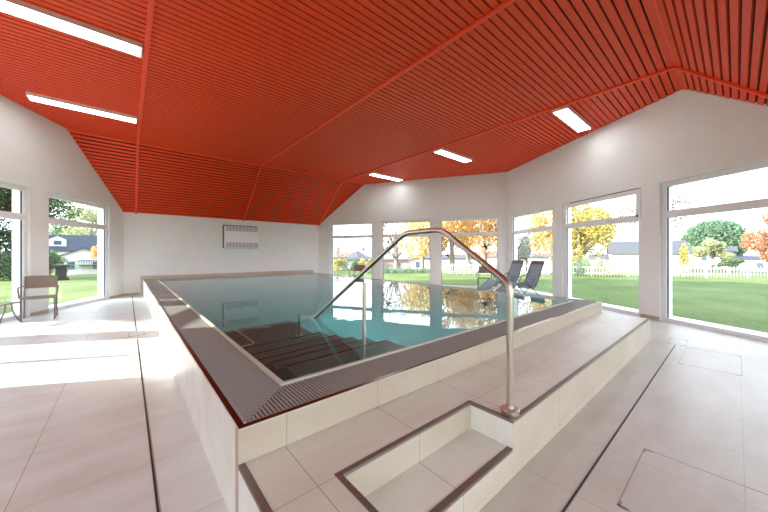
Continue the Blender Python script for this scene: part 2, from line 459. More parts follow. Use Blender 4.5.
for i, (p0, p1) in enumerate(runs):
    mb = MB(); nr = norm2(p0, p1); slat_run(mb, p0, p1, nr)
    q0 = list(p0); q1 = list(p1)
    ln = math.hypot(p1[0] - p0[0], p1[1] - p0[1]); u = ((p1[0] - p0[0]) / ln, (p1[1] - p0[1]) / ln)
    e0 = .35 if i == 2 else .02; e1 = .35 if i == 1 else .02
    ya, za = p0[0] - u[0] * e0 + nr[0] * BT, p0[1] - u[1] * e0 + nr[1] * BT
    yb, zb = p1[0] + u[0] * e1 + nr[0] * BT, p1[1] + u[1] * e1 + nr[1] * BT
    t = .25
    segs = [(ya, yb)] if not (ya < PD[1] < yb) else [(ya, PD[1]), (PD[1], yb)]
    for (y0, y1) in segs:
        w0, w1 = za + (zb - za) * (y0 - ya) / (yb - ya), za + (zb - za) * (y1 - ya) / (yb - ya)
        O = TH + .12
        mb.hexa([(xl(y0) - O, y0, w0), (xr(y0) + O, y0, w0), (xr(y1) + O, y1, w1), (xl(y1) - O, y1, w1),
                 (xl(y0) - O, y0 + nr[0] * t, w0 + nr[1] * t), (xr(y0) + O, y0 + nr[0] * t, w0 + nr[1] * t), (xr(y1) + O, y1 + nr[0] * t, w1 + nr[1] * t), (xl(y1) - O, y1 + nr[0] * t, w1 + nr[1] * t)], 1)
    o = mb.build('ceiling' if i == 0 else 'ceiling_slope', [M['slat'], M['felt']]); o['kind'] = 'structure'
    if i: o.name = 'ceiling.%03d' % i
# cross battens
k = 0
for bx in (-3.0, .22, 3.44, 6.66):
    k += 1; mb = MB()
    for (p0, p1) in runs:
        nr = norm2(p0, p1); ya, yb = p0[0], p1[0]
        ys = [ya + (yb - ya) * j / 60 for j in range(61)]
        ys = [y for y in ys if xl(y) - .02 < bx < xr(y) + .02]
        if len(ys) < 2: continue
        a, b = min(ys), max(ys); za, zb = zc(a), zc(b); h = .034; w = .028
        mb.hexa([(bx - w, a - nr[0] * h, za - nr[1] * h), (bx + w, a - nr[0] * h, za - nr[1] * h), (bx + w, b - nr[0] * h, zb - nr[1] * h), (bx - w, b - nr[0] * h, zb - nr[1] * h),
                 (bx - w, a, za), (bx + w, a, za), (bx + w, b, zb), (bx - w, b, zb)])
    o = mb.build('trim_%d' % k, M['batten']); o['kind'] = 'structure'
# thin cover strip along the ridge fold edges
for yk in (YK0, YK1):
    k += 1; mb = MB(); mb.box(xl(yk), xr(yk), yk - .012, yk + .012, ZF - .006, ZF + .02)
    o = mb.build('trim_%d' % k, M['batten']); o['kind'] = 'structure'

# ceiling lamps
def lamp(x0, x1, y0, y1, label):
    cx, cy = (x0 + x1) / 2, (y0 + y1) / 2; hx, hy = (x1 - x0) / 2, (y1 - y0) / 2
    r = empty('ceiling_lamp', (cx, cy, ZF - .06), label=label, cat='lamp', group='long rectangular ceiling lamps')
    mb = MB(); w = .02
    mb.box(-hx, hx, -hy, -hy + w, 0, .06); mb.box(-hx, hx, hy - w, hy, 0, .06)
    mb.box(-hx, -hx + w, -hy + w, hy - w, 0, .06); mb.box(hx - w, hx, -hy + w, hy - w, 0, .06)
    mb.box(-hx + w, hx - w, -hy + w, hy - w, .045, .06)
    mb.build('lamp_frame', M['lamp_frame'], r)
    d = MB(); d.box(-hx + w, hx - w, -hy + w, hy - w, .006, .03); d.build('diffuser', M['lamp'], r)
    return r
lamp(-1.42, .17, 2.25, 2.55, 'added unseen ceiling lamp above the near left floor, brightening the room')  # this lamp and the next are unseen, added to brighten the room
lamp(-4.4, -2.9, 2.25, 2.55, 'added unseen ceiling lamp over the far left front corner, brightening the room')
lamp(-1.42, .17, 5.5, 5.8, 'long lit ceiling lamp at the top left, the largest one')
lamp(-1.42, .17, 8.5, 8.8, 'long lit ceiling lamp above the left window, the smaller left one')
lamp(6.74, 8.3, 2.2, 2.5, 'lit ceiling lamp nearest the right ceiling fold')
lamp(6.74, 8.3, 5.4, 5.7, 'lit ceiling lamp in the middle of the three on the right')
lamp(6.84, 8.36, 8.6, 8.9, 'lit ceiling lamp farthest back, near the sloped far corner')

# ------------------------------------------------------------------ pool
ZR = .49; WL = .494
IX0, IX1, IY0, IY1 = .75, 5.81, 1.85, 11.84      # inside of the basin
ZB = WL - 1.11
pool = empty('swimming_pool', (.39, 1.49, 0), label='raised rectangular indoor pool with tiled sides and grey overflow grating', cat='pool')
def pl(mb, name, m, **k):
    mb.v = [(p[0] - .39, p[1] - 1.49, p[2]) for p in mb.v]
    return mb.build(name, m, pool, **k)
s = MB(); t = .05; zt = ZR - .006
s.box(PX0, PX0 + t, PY0 + t, PY1, 0, zt, 1); s.box(PX1 - t, PX1, PY0 + t, PY1, 0, zt, 1)
s.box(PX0, PX1, PY0, PY0 + t, 0, zt, 0); s.box(PX0 + t, PX1 - t, PY1 - t, PY1, 0, zt, 0)
pl(s, 'tiled_side', [M['tileW'], M['tileS']])
s = MB(); t = .055; a = .001
def ring(mb, x0, x1, y0, y1, w, z0, z1):
    mb.box(x0, x0 + w, y0 + w, y1 - w, z0, z1); mb.box(x1 - w, x1, y0 + w, y1 - w, z0, z1)
    mb.box(x0, x1, y0, y0 + w, z0, z1); mb.box(x0, x1, y1 - w, y1, z0, z1)
ring(s, PX0 + .006, PX1 - .006, PY0 + .006, PY1 - .006, .028, zt, ZR)
pl(s, 'rim_strip', M['rim_metal'], label='polished metal strip along the outer rim')
s = MB(); ring(s, PX0, PX1, PY0, PY1, .006, zt, ZR - .002)
pl(s, 'rim_edge', M['tileS'])
s = MB(); ring(s, IX0 - .03, IX1 + .03, IY0 - .03, IY1 + .03, .03, ZR - .1, ZR + .008)
pl(s, 'coping', M['coping'], label='pale metal lip around the water')
# channel under the grating
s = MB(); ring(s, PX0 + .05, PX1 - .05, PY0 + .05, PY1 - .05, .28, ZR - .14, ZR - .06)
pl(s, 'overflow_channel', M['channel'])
# grating
g = MB(); pt = .021; bw = .0088; z0, z1 = ZR - .022, ZR - .001
GX0, GX1, GY0, GY1 = PX0 + .036, PX1 - .036, PY0 + .036, PY1 - .036
G = .292
x = GX0 + .004
while x < GX1:
    m0 = min(G, x - GX0 + .003, GX1 - x)
    if m0 > .01:
        g.box(x, x + bw, GY0, GY0 + m0, z0, z1); g.box(x, x + bw, GY1 - m0, GY1, z0, z1)
    x += pt
y = GY0 + .004
while y < GY1:
    m0 = min(G, y - GY0, GY1 - y)
    if m0 > .01:
        g.box(GX0, GX0 + m0, y, y + bw, z0, z1); g.box(GX1 - m0, GX1, y, y + bw, z0, z1)
    y += pt
for o_ in (.09, .19):
    for (a, b, c, d) in ((GX0 + o_, GX1 - o_, GY0 + o_, GY0 + o_ + .006), (GX0 + o_, GX1 - o_, GY1 - o_ - .006, GY1 - o_), (GX0 + o_, GX0 + o_ + .006, GY0 + o_, GY1 - o_), (GX1 - o_ - .006, GX1 - o_, GY0 + o_, GY1 - o_)):
        g.box(a, b, c, d, z0, z1 - .003)
pl(g, 'overflow_grating', M['grate'])
# basin
s = MB(); ring(s, IX0 - .025, IX1 + .025, IY0 - .025, IY1 + .025, .025, ZB - .05, ZR - .1)
s.box(IX0, IX1, IY0, IY1, ZB - .05, ZB)
pl(s, 'basin', M['basin'])
ys = [2.27, 2.58, 2.87, 3.21, 3.6]
prev = IY0
for i, yy in enumerate(ys):
    s = MB(); zt_ = WL - .17 * (i + 1)
    s.box(.93, 1.97, prev, yy, ZB, zt_ - .001, 0); s.box(IX0 + .001, .93, prev, yy, ZB, zt_ - .02, 2); s.box(.93, 1.97, yy - .022, yy + .002, zt_ - .03, zt_ + .002, 1)
    pl(s, 'pool_step', [M['step_dark'], M['nosing'], M['step_side']], label='dark submerged step' if i == 0 else None)
    prev = yy
s = MB(); s.box(.93, 1.97, 3.6, 4.62, ZB, ZB + .01)
pl(s, 'pool_floor_mat', M['step_dark'], label='dark grey panel on the pool floor beyond the steps')
for lx in (2.7, 3.9, 5.1):  # added unseen glowing discs that brighten the pool water
    q = MB(); n_ = 20
    for (y0, y1, r0) in ((IY0, IY0 + .02, .14),):
        vs_l = [(lx + r0 * math.cos(2 * math.pi * k_ / n_), yy_, -.12 + r0 * math.sin(2 * math.pi * k_ / n_)) for yy_ in (y0, y1) for k_ in range(n_)]
        q.add(vs_l, [tuple(range(n_)), tuple(range(2 * n_ - 1, n_ - 1, -1))] + [(k_, n_ + k_, n_ + (k_ + 1) % n_, (k_ + 1) % n_) for k_ in range(n_)])
    pl(q, 'added_pool_fill', M['added_pool_glow'], label='added round glowing disc on the hidden near wall, brightening the water')
# water body
w_ = MB(); w_.box(IX0 - .01, IX1 + .01, IY0 - .01, IY1 + .01, ZB - .03, WL)
o = w_.build('water', M['water']); tag(o, 'clear teal water filling the raised indoor pool', 'water', kind='stuff')
# tiled ledge between the pool and the back wall
s = MB(); s.box(.33, 6.3, PY1 + .002, 12.398, 0, .59)
o = s.build('trim_20', M['tileW']); o['kind'] = 'structure'

# handrail
hx = 1.784
def sl(y): return 1.477 - .606 * (y - 1.814)
hr = empty('pool_handrail', (hx, .9, .345), label='bent stainless steel handrail rising from the platform and dipping into the water', cat='handrail')
def hl(mb, name, m=M['steel'], **k):
    mb.v = [(p[0] - hx, p[1] - .9, p[2] - .345) for p in mb.v]
    return mb.build(name, m, hr, smooth=True, **k)
path = fillet([(hx, .9, .327), (hx, .9, 1.115), (hx, 1.432, 1.483), (hx, 1.814, 1.477), (hx, 3.44, sl(3.44)), (hx, 3.87, sl(3.44) - .02), (hx, 3.87, ZB)], .07)
hl(MB().tube(path, .0205, 16), 'rail')
hl(MB().lathe((hx, .9, .326), [(.05, 0), (.054, .004), (.054, .03), (.05, .034), (.024, .036), (.022, .05)], 28), 'base_flange')
hl(MB().tube([(hx, 2.391, .155), (hx, 2.391, 1.02)], .019, 16), 'middle_post')
hl(MB().tube([(hx, 2.391, 1.02), (hx, 2.391, sl(2.391))], .008, 10), 'connector_pin')
hl(MB().lathe((hx, 3.87, ZB), [(.05, 0), (.05, .03), (.02, .04)], 20), 'foot_flange')
hl(MB().lathe((hx, 2.391, .156), [(.04, 0), (.04, .02), (.02, .026)], 20), 'foot_flange')
gr = empty('grab_rail', (.88, 2.9, .4), label='long thin steel grab rail just under the water along the left pool edge', cat='handrail')
mb = MB().tube(fillet([(-.12, .0, -.02), (.02, 0, .02), (-.0, 8.8, .04), (-.12, 8.8, .04)], .03), .012, 8)
mb.build('rail', M['steel'], gr, smooth=True)
for yy in (2.2, 4.4, 6.6):
    MB().tube([(-.12, yy, .03), (.015, yy, .03)], .007, 8).build('bracket', M['steel'], gr, smooth=True)

# ------------------------------------------------------------------ platform with a lower step cut into it
ZP, ZS = .325, .165
FX0, FX1, FY0, FY1 = .39, 6.0, .845, 1.488
NX0, NX1, NY = .722, 1.708, 1.128
pf = empty('entry_platform', (.39, .835, 0), label='low tiled platform along the front of the pool with a step cut into it', cat='platform')
def pp(mb, name, m, **k):
    mb.v = [(p[0] - .39, p[1] - .835, p[2]) for p in mb.v]
    return mb.build(name, m, pf, **k)
def tiled(mb, x0, x1, y0, y1, z0, z1):
    v = [(x0, y0, z0), (x1, y0, z0), (x1, y1, z0), (x0, y1, z0), (x0, y0, z1), (x1, y0, z1), (x1, y1, z1), (x0, y1, z1)]
    mb.add(v, [(3, 2, 1, 0), (0, 1, 5, 4), (2, 3, 7, 6)], 1)
    mb.add(v, [(3, 0, 4, 7), (1, 2, 6, 5)], 2)  # side faces take the paler copy, with window light in its colour
    mb.add(v, [(4, 5, 6, 7)], 0)
b = MB(); e = .04; h = .004
tiled(b, FX0, NX0, FY0, FY1, 0, ZP); tiled(b, NX0, NX1, NY, FY1, 0, ZP); tiled(b, NX1, FX1, FY0, FY1, 0, ZP)
pp(b, 'tiled_body', [M['tileP'], M['tileW'], M['tileS']])
b = MB(); tiled(b, NX0, NX1, FY0, NY, 0, ZS)
pp(b, 'lower_step', [M['tileP'], M['tileW'], M['tileS']])
def profile(x0, x1, y0, y1, z, name='edge_profile'):
    """ribbed metal edge strip"""
    mb = MB(); n = 5
    mb.box(x0, x1, y0, y1, z - .012, z + .001)
    if (x1 - x0) > (y1 - y0):
        for i in range(n):
            a = y0 + (y1 - y0) * (i + .2) / n; mb.box(x0, x1, a, a + (y1 - y0) / n * .55, z + .001, z + .004)
    else:
        for i in range(n):
            a = x0 + (x1 - x0) * (i + .2) / n; mb.box(a, a + (x1 - x0) / n * .55, y0, y1, z + .001, z + .004)
    pp(mb, name, M['trim_metal'])
o_ = .002
w3 = .026
profile(FX0 - o_, FX0 + .03, FY0, FY1, ZP)
profile(NX0 - w3, NX0 + o_, FY0 + w3, NY + w3, ZP)
profile(NX0 + o_, NX1 - o_, NY - o_, NY + w3, ZP)
profile(NX1 - o_, NX1 + w3, FY0 + w3, NY + w3, ZP)
profile(NX1 - o_, FX1, FY0 - o_, FY0 + w3, ZP)
profile(FX0 + .03, NX0 + o_, FY0 - o_, FY0 + w3, ZP)
profile(NX0 + o_, NX1 - o_, FY0 - o_, FY0 + .034, ZS)

# ------------------------------------------------------------------ slot drains and floor hatches
def slot(x0, x1, y0, y1, label):
    cx, cy = (x0 + x1) / 2, (y0 + y1) / 2
    r = empty('slot_drain', (cx, cy, 0), label=label, cat='drain')
    a = MB(); a.box(x0 - cx, x1 - cx, y0 - cy, y1 - cy, 0, .0015); a.build('drain_slot', M['slot'], r)
    b = MB(); w = .003
    if x1 - x0 > y1 - y0:
        b.box(x0 - cx, x1 - cx, y0 - cy - w, y0 - cy, 0, .0025); b.box(x0 - cx, x1 - cx, y1 - cy, y1 - cy + w, 0, .0025)
    else:
        b.box(x0 - cx - w, x0 - cx, y0 - cy, y1 - cy, 0, .0025); b.box(x1 - cx, x1 - cx + w, y0 - cy, y1 - cy, 0, .0025)
    b.build('drain_edge', M['steel_dark'], r)
slot(.1155, .1245, YE0 + .3, 5.93, 'long dark slot drain in the left floor, nearer stretch')
slot(.1155, .1245, 6.62, 12.3, 'dark slot drain in the left floor, far stretch towards the back wall')
slot(.4, 5.95, .562, .572, 'dark slot drain in the right floor, running beside the platform')
def corner_cover(x0, x1, y0, y1, label, name='drain_cover'):
    cx, cy = (x0 + x1) / 2, (y0 + y1) / 2; hx_, hy_ = (x1 - x0) / 2, (y1 - y0) / 2
    r = empty(name, (cx, cy, 0), label=label, cat='hatch')
    b = MB(); w = .0025; 
    b.box(-hx_, hx_, -hy_ - w, -hy_ + w, 0, .001); b.box(-hx_, hx_, hy_ - w, hy_ + w, 0, .001)
    b.box(-hx_ - w, -hx_ + w, -hy_, hy_, 0, .001); b.box(hx_ - w, hx_ + w, -hy_, hy_, 0, .001)
    b.build('cover_joint', M['trim_metal'], r)
    for sx in (-1, 1):
        for sy in (-1, 1):
            c = MB(); l = min(.045, hx_ * .5); x, y = sx * hx_, sy * hy_
            c.box(min(x, x - sx * l), max(x, x - sx * l), min(y, y - sy * .012), max(y, y - sy * .012), 0, .003)
            c.box(min(x, x - sx * .012), max(x, x - sx * .012), min(y, y - sy * l), max(y, y - sy * l), 0, .003)
            c.build('corner_clip', M['steel_dark'], r)
corner_cover(.02, .22, 6.2, 6.5, 'small tiled inspection cover in the left floor slot drain')
corner_cover(5.98, 6.42, .47, .66, 'small tiled inspection cover at the far end of the right slot drain')
corner_cover(1.93, 2.63, -.33, .40, 'large square tiled floor hatch in the right foreground', 'floor_hatch')
corner_cover(4.98, 5.93, -.04, .45, 'tiled floor hatch near the right window wall', 'floor_hatch')

# ------------------------------------------------------------------ wall convector
hv = empty('wall_convector', (3.345, 12.398, 1.94), label='white wall convector with grilles high on the back wall', cat='heater')
W2, H2, D2 = .6, .405, .16
b = MB(); b.box(-W2, W2, -D2, 0, -H2, H2); q = MB(); q.box(-W2 - .04, W2 + .01, -.03, 0, -H2 - .01, H2 + .045); q.build('outline_plate', M['taupe_metal'], hv)  # taupe outline added at left and top, standing for shading round the casing
casing = b.build('casing', M['white_metal'], hv, bevel=.01)
for (z0, z1, nm) in ((H2 - .19, H2 - .02, 'upper_grille'), (-H2 + .02, -H2 + .2, 'lower_grille')):
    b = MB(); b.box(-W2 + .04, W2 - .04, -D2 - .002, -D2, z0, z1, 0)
    n = 22
    for i in range(n):
        x = -W2 + .05 + i * (2 * W2 - .1) / n; b.box(x, x + .028, -D2 - .014, -D2 - .002, z0, z1, 1)
    b.build(nm, [M['grille_dark'], M['white_metal']], casing)

# ------------------------------------------------------------------ chairs
def make_chair(label, loc, rz):
    """faces local -y"""
    r = empty('garden_chair', loc, rz, label, 'chair', 'taupe metal garden chairs')
    w, d = .22, .21; R = .014
    s = MB(); s.box(-w + .01, w - .01, -d, d - .02, .425, .445)
    s.build('seat', M['taupe'], r, bevel=.008)
    s = MB().tube([(-w, -d, .43), (w, -d, .43), (w, d, .43), (-w, d, .43)], R, 8, closed=True); s.build('seat_frame', M['taupe_metal'], r, smooth=True)
    b = MB(); n = 6
    for i in range(n):
        x0 = -w + .0 + i * (2 * w) / n; x1 = x0 + 2 * w / n
        c0 = .03 * math.cos((x0 / w) * 1.4); c1 = .03 * math.cos((x1 / w) * 1.4)
        yb = d + .01
        b.hexa([(x0, yb + c0, .60), (x1, yb + c1, .60), (x1, yb + .015 + c1, .60), (x0, yb + .015 + c0, .60),
                (x0, yb + .06 + c0, .85), (x1, yb + .06 + c1, .85), (x1, yb + .075 + c1, .85), (x0, yb + .075 + c0, .85)])
    b.build('backrest', M['taupe'], r, smooth=True)
    for sx in (-1, 1):
        MB().tube([(sx * w, -d, 0), (sx * w, -d, .43)], R, 8).build('leg', M['taupe_metal'], r, smooth=True)
        MB().tube([(sx * (w + .005), d + .01, 0), (sx * w, d, .43), (sx * w, d + .04, .66), (sx * w, d + .07, .83)], R, 8).build('leg', M['taupe_metal'], r, smooth=True)
        MB().tube(fillet([(sx * (w + .02), d + .03, .645), (sx * (w + .045), -d + .05, .645), (sx * (w + .02), -d + .02, .44)], .07), R, 8).build('armrest', M['taupe_metal'], r, smooth=True)
    return r
ch = make_chair('taupe metal armchair standing alone by the left window', (-1.34, 9.12, 0), 0.06)
copy_tree(ch, (9.78, 5.88, 0), -1.1, 'taupe chair at the far window wall left of the grey loungers')
copy_tree(ch, (7.02, 9.9, 0), -1.05, 'dark chair seen through the sloping rail before the leftmost far window')

# narrow lounger end, built as a low table, at the left frame edge
st = empty('lounger_end', (-1.53, 8.95, 0), math.atan2(-.891, -.455), 'narrow end of a low taupe lounger, built as a table, beside the left armchair, cut by the photo edge', 'table')
b = MB(); b.box(0, .62, -.25, 0, .365, .385); b.build('table_top', M['taupe_metal'], st, bevel=.006)
for lx in (.12, .54):
    for (y0, sg) in ((-.02, 1), (-.23, -1)):
        q = .09 if sg > 0 else .0
        MB().tube(fillet([(lx, y0 - .06 * sg, .365), (lx, y0 - .04 * sg, .2), (lx, y0 + (.02 + q * .3) * sg, .05), (lx, y0 + (.015 + q) * sg, .013)], .08), .013, 8).build('leg', M['taupe_metal'], st, smooth=True)

# ------------------------------------------------------------------ relax loungers (face local +x)
def make_lounger(label, loc, rz):
    r = empty('sun_lounger', loc, rz, label, 'sun lounger', 'grey sling loungers by the right windows')
    # origin below the head end
    prof = [(0, 1.09), (.06, .98), (.20, .66), (.36, .37), (.47, .335), (.72, .47), (.90, .53), (1.0, .50), (1.22, .36), (1.48, .22)]
    n = len(prof)
    def fine(k=5):
        out = []
        P = [Vector((a, 0, b)) for a, b in prof]
        return fillet(P, .06, 3)
    fp = fine()
    hw = .2
    sp = [i for i, p in enumerate(fp)]
    def sling(nm, a, b):
        mb = MB(); pts = [p for p in fp if a <= p.x <= b]
        vs = []; fs = []
        for p in pts:
            for sy, dz in ((-1, 0), (-.4, -.012), (.4, -.012), (1, 0)): vs.append((p.x, sy * hw, p.z + dz))
        for i in range(len(pts) - 1):
            for j in range(3): fs.append((i * 4 + j, i * 4 + j + 1, i * 4 + 5 + j, i * 4 + 4 + j))
        mb.add(vs, fs); o = mb.build(nm, M['grey_mesh'], r, smooth=True)
        m = o.modifiers.new('t', 'SOLIDIFY'); m.thickness = .006
    sling('back_sling', -.01, .40); sling('seat_sling', .36, .92); sling('leg_sling', .89, 1.5)
    for sy in (-1, 1):
        MB().tube([(p.x, sy * (hw + .012), p.z) for p in fp], .014, 8).build('side_rail', M['lounger_metal'], r, smooth=True)
        MB().tube(fillet([(.18, sy * (hw + .035), .70), (.42, sy * (hw + .05), .62), (.78, sy * (hw + .05), .62), (.82, sy * (hw + .03), .48)], .05), .013, 8).build('armrest', M['lounger_metal'], r, smooth=True)
        MB().tube([(.78, sy * (hw + .035), .60), (.12, sy * (hw + .035), .014)], .012, 8).build('leg', M['lounger_metal'], r, smooth=True)
        MB().tube([(.40, sy * (hw + .035), .60), (1.0, sy * (hw + .035), .014)], .012, 8).build('leg', M['lounger_metal'], r, smooth=True)
    for (x, z) in ((0, 1.09), (1.48, .22)):
        MB().tube([(x, -hw - .012, z), (x, hw + .012, z)], .013, 8).build('cross_bar', M['lounger_metal'], r, smooth=True)
    for x in (.12, 1.0):
        MB().tube([(x, -hw - .035, .014), (x, hw + .035, .014)], .012, 8).build('foot_bar', M['lounger_metal'], r, smooth=True)
    b = MB(); b.tube([(.03, -.2, 1.03), (.03, .2, 1.03)], .04, 10); b.build('head_pillow', M['taupe_metal'], [c for c in r.children if c.name.startswith('back_sling')][0], smooth=True)
    return r
lz = math.atan2(.3, -.95)
lg = make_lounger('grey sling relax lounger nearest the right windows, at the front of the pair', (9.1, 3.75, 0), lz)
copy_tree(lg, (9.47, 4.5, 0), lz, 'grey sling relax lounger behind the front one, left in the pair')

# ------------------------------------------------------------------ outdoors
CF = (math.sin(math.radians(40.5)), math.cos(math.radians(40.5))); CR = (CF[1], -CF[0]); FOC = 301.0
def ext(px, Y, z=0):
    X = (px - 384) / FOC * Y
    return (CF[0] * Y + CR[0] * X, CF[1] * Y + CR[1] * X, z)
def zpy(py, Y): return EYE + (254 - py) * Y / FOC
# lawn plateau with slopes going down behind it
mb = MB()
N = 72; rings = [(0.0, -.03), (21, -.03), (27, -.9), (34, -1.25), (260, -1.4)]
cxy = (2.5, 5.5)
vs = []; fs = []
for (r_, z) in rings:
    for k_ in range(N):
        a = 2 * math.pi * k_ / N; vs.append((cxy[0] + max(r_, .01) * math.cos(a), cxy[1] + max(r_, .01) * math.sin(a), z))
for i in range(len(rings) - 1):
    for k_ in range(N):
        l = (k_ + 1) % N; fs.append((i * N + k_, i * N + l, (i + 1) * N + l, (i + 1) * N + k_))
mb.add(vs, fs)
lawn = mb.build('lawn', M['grass']); tag(lawn, 'green lawn surrounding the pool hall outside the windows', 'grass', kind='stuff')
# cut the lawn under the hall: push pool basin through is below ground, so open the centre
lawn.data.polygons.foreach_get
import bmesh
bm = bmesh.new(); bm.from_mesh(lawn.data)
bmesh.ops.delete(bm, geom=[f_ for f_ in bm.faces if (f_.calc_center_median().xy - Vector(cxy)).length < 14], context='FACES')
# rebuild the inner ring so that it hugs the outer wall line
bm.free()
outer = [WA.pt(LA + .3, TH + .0, 0), WA.pt(-.2, TH + .0, 0), WC.pt(-.2, TH + .0, 0), WC.pt(LC + .1, TH, 0), WD.pt(LD + .3, TH, 0)]
me = bpy.data.meshes.new('lawn'); bm = bmesh.new()
ringv = []
for (r_, z) in rings[1:]:
    ringv.append([bm.verts.new((cxy[0] + r_ * math.cos(2 * math.pi * k_ / N), cxy[1] + r_ * math.sin(2 * math.pi * k_ / N), z)) for k_ in range(N)])
def hit(a):
    """distance from cxy to the building outline in direction a"""
    best = 99; d = (math.cos(a), math.sin(a)); n = len(outer)
    for i in range(n):
        p, q = outer[i], outer[(i + 1) % n]
        ex, ey = q[0] - p[0], q[1] - p[1]
        den = d[0] * ey - d[1] * ex
        if abs(den) < 1e-9: continue
        t = ((p[0] - cxy[0]) * ey - (p[1] - cxy[1]) * ex) / den
        u = ((p[0] - cxy[0]) * d[1] - (p[1] - cxy[1]) * d[0]) / den
        if t > 0 and 0 <= u <= 1: best = min(best, t)
    return best
inner = []
for k_ in range(N):
    a = 2 * math.pi * k_ / N; rr = hit(a) - .12
    inner.append(bm.verts.new((cxy[0] + rr * math.cos(a), cxy[1] + rr * math.sin(a), -.03)))
ringv.insert(0, inner)
for i in range(len(ringv) - 1):
    for k_ in range(N):
        l = (k_ + 1) % N; bm.faces.new((ringv[i][k_], ringv[i][l], ringv[i + 1][l], ringv[i + 1][k_]))
bm.normal_update(); bm.to_mesh(me); bm.free(); me.materials.append(M['grass'])
for p_ in me.polygons: p_.use_smooth = True
lawn.data = me
# white kerb strip outside the walls
kb = MB()
for W in (WA, WC, WD): W.box(kb, 0 - .1, W.L + .1, TH, TH + .42, -.06, .01)
o = kb.build('trim_30', M['kerb']); o['kind'] = 'structure'

# ---- foliage
def foliage(blobs, n, size, seed, flat=.0):
    rs = np.random.RandomState(seed)
    vol = np.array([b[3] * b[4] * b[5] for b in blobs]) ** (2 / 3); vol = vol / vol.sum()
    idx = rs.choice(len(blobs), n, p=vol)
    B = np.array(blobs)[idx]
    d = rs.normal(size=(n, 3)); d /= np.linalg.norm(d, axis=1)[:, None]
    rad = rs.uniform(.55, 1.05, n) ** .7
    c = B[:, :3] + d * B[:, 3:6] * rad[:, None]
    u = rs.normal(size=(n, 3)); u /= np.linalg.norm(u, axis=1)[:, None]
    v = np.cross(u, rs.normal(size=(n, 3))); v /= np.linalg.norm(v, axis=1)[:, None]
    s = size * rs.uniform(.6, 1.3, n)[:, None]
    P = np.stack([c - u * s, c - v * s * .55, c + u * s, c + v * s * .55], 1).reshape(-1, 3)
    me = bpy.data.meshes.new('foliage')
    me.vertices.add(4 * n); me.vertices.foreach_set('co', P.ravel())
    me.loops.add(4 * n); me.loops.foreach_set('vertex_index', np.arange(4 * n))
    me.polygons.add(n); me.polygons.foreach_set('loop_start', np.arange(0, 4 * n, 4)); me.polygons.foreach_set('loop_total', np.full(n, 4))
    me.update(calc_edges=True)
    return me
def blobs_for(h0, h1, r, k, rs):
    out = []; hc = (h0 + h1) / 2; hh = (h1 - h0) / 2
    for i in range(k):
        a = rs.uniform(0, 2 * math.pi); q = rs.uniform(.15, .75) * r; zz = rs.uniform(-.7, .75)
        lim = math.sqrt(max(.1, 1 - zz * zz)); b = rs.uniform(.28, .45)
        out.append((q * lim * math.cos(a), q * lim * math.sin(a), hc + zz * hh, b * r, b * r, b * hh * .95))
    return out
def tree(name, label, px, Y, r, ztop, zbot, mat_, n=2500, size=.16, seed=1, base=None, trunk=.14, k=14, blobs=None, bark='bark', cat='tree', branches=8, group=None):
    gz = -.03 if Y < 20 else (-1.25 if Y > 32 else -.4)
    if base is not None: gz = base
    loc = ext(px, Y, gz)
    root = empty(name, loc, 0, label, cat, group)
    rs = np.random.RandomState(seed)
    h0, h1 = zbot - gz, ztop - gz
    bl = blobs if blobs else blobs_for(h0, h1, r, k, rs)
    me = foliage(bl, int(n * 1.9), size * .72, seed); me.materials.append(mat_)
    o = bpy.data.objects.new('foliage', me); COL.objects.link(o); o.parent = root
    if trunk:
        mb = MB(); top = h0 + (h1 - h0) * .6
        mb.tube([(0, 0, -.05), (.02 * r, 0, top * .35), (-.03 * r, .02 * r, top * .7), (0, 0, top)], [trunk * 1.25, trunk, trunk * .75, trunk * .3], 9)
        mb.build('trunk', M[bark], root, smooth=True)
        if branches:
            mb = MB()
            for i in range(branches):
                b = bl[i % len(bl)]; z0 = h0 * .8 + (b[2] - h0 * .8) * .3 if b[2] > h0 else h0 * .8
                z0 = max(.4, min(z0, top))
                p1 = (b[0] * .4, b[1] * .4, z0 + (b[2] - z0) * .5)
                mb.tube([(0, 0, z0), p1, (b[0], b[1], b[2]), (b[0] * 1.2, b[1] * 1.2, b[2] + b[5] * .6)], [trunk * .5, trunk * .35, trunk * .2, trunk * .06], 6)
            mb.build('branches', M[bark], root, smooth=True)
    return root
LM = {
 'yellow': leaf_mat('leaves_yellow', (176, 150, 88), (212, 184, 116), (232, 214, 158)),
 'yelgreen': leaf_mat('leaves_yellow_green', (132, 138, 78), (190, 176, 100), (218, 198, 124)),
 'orange': leaf_mat('leaves_orange', (160, 116, 74), (206, 162, 100), (224, 198, 146)),
 'red': leaf_mat('leaves_red', (140, 98, 80), (190, 132, 100), (210, 170, 126)),
 'green': leaf_mat('leaves_green', (60, 84, 58), (96, 120, 80), (134, 152, 110)),
 'bluegreen': leaf_mat('leaves_blue_green', (84, 112, 92), (112, 140, 112), (140, 164, 130)),
 'dark': leaf_mat('leaves_dark', (36, 56, 40), (58, 80, 56), (96, 116, 78), .25),
 'brown': leaf_mat('leaves_brown', (74, 58, 52), (100, 76, 66), (130, 100, 84)),
 'pale': leaf_mat('leaves_pale', (134, 144, 110), (168, 172, 128), (196, 196, 158)),
 'pink': leaf_mat('leaves_pinkish', (140, 114, 106), (178, 148, 132), (200, 176, 156)),
}
T = tree
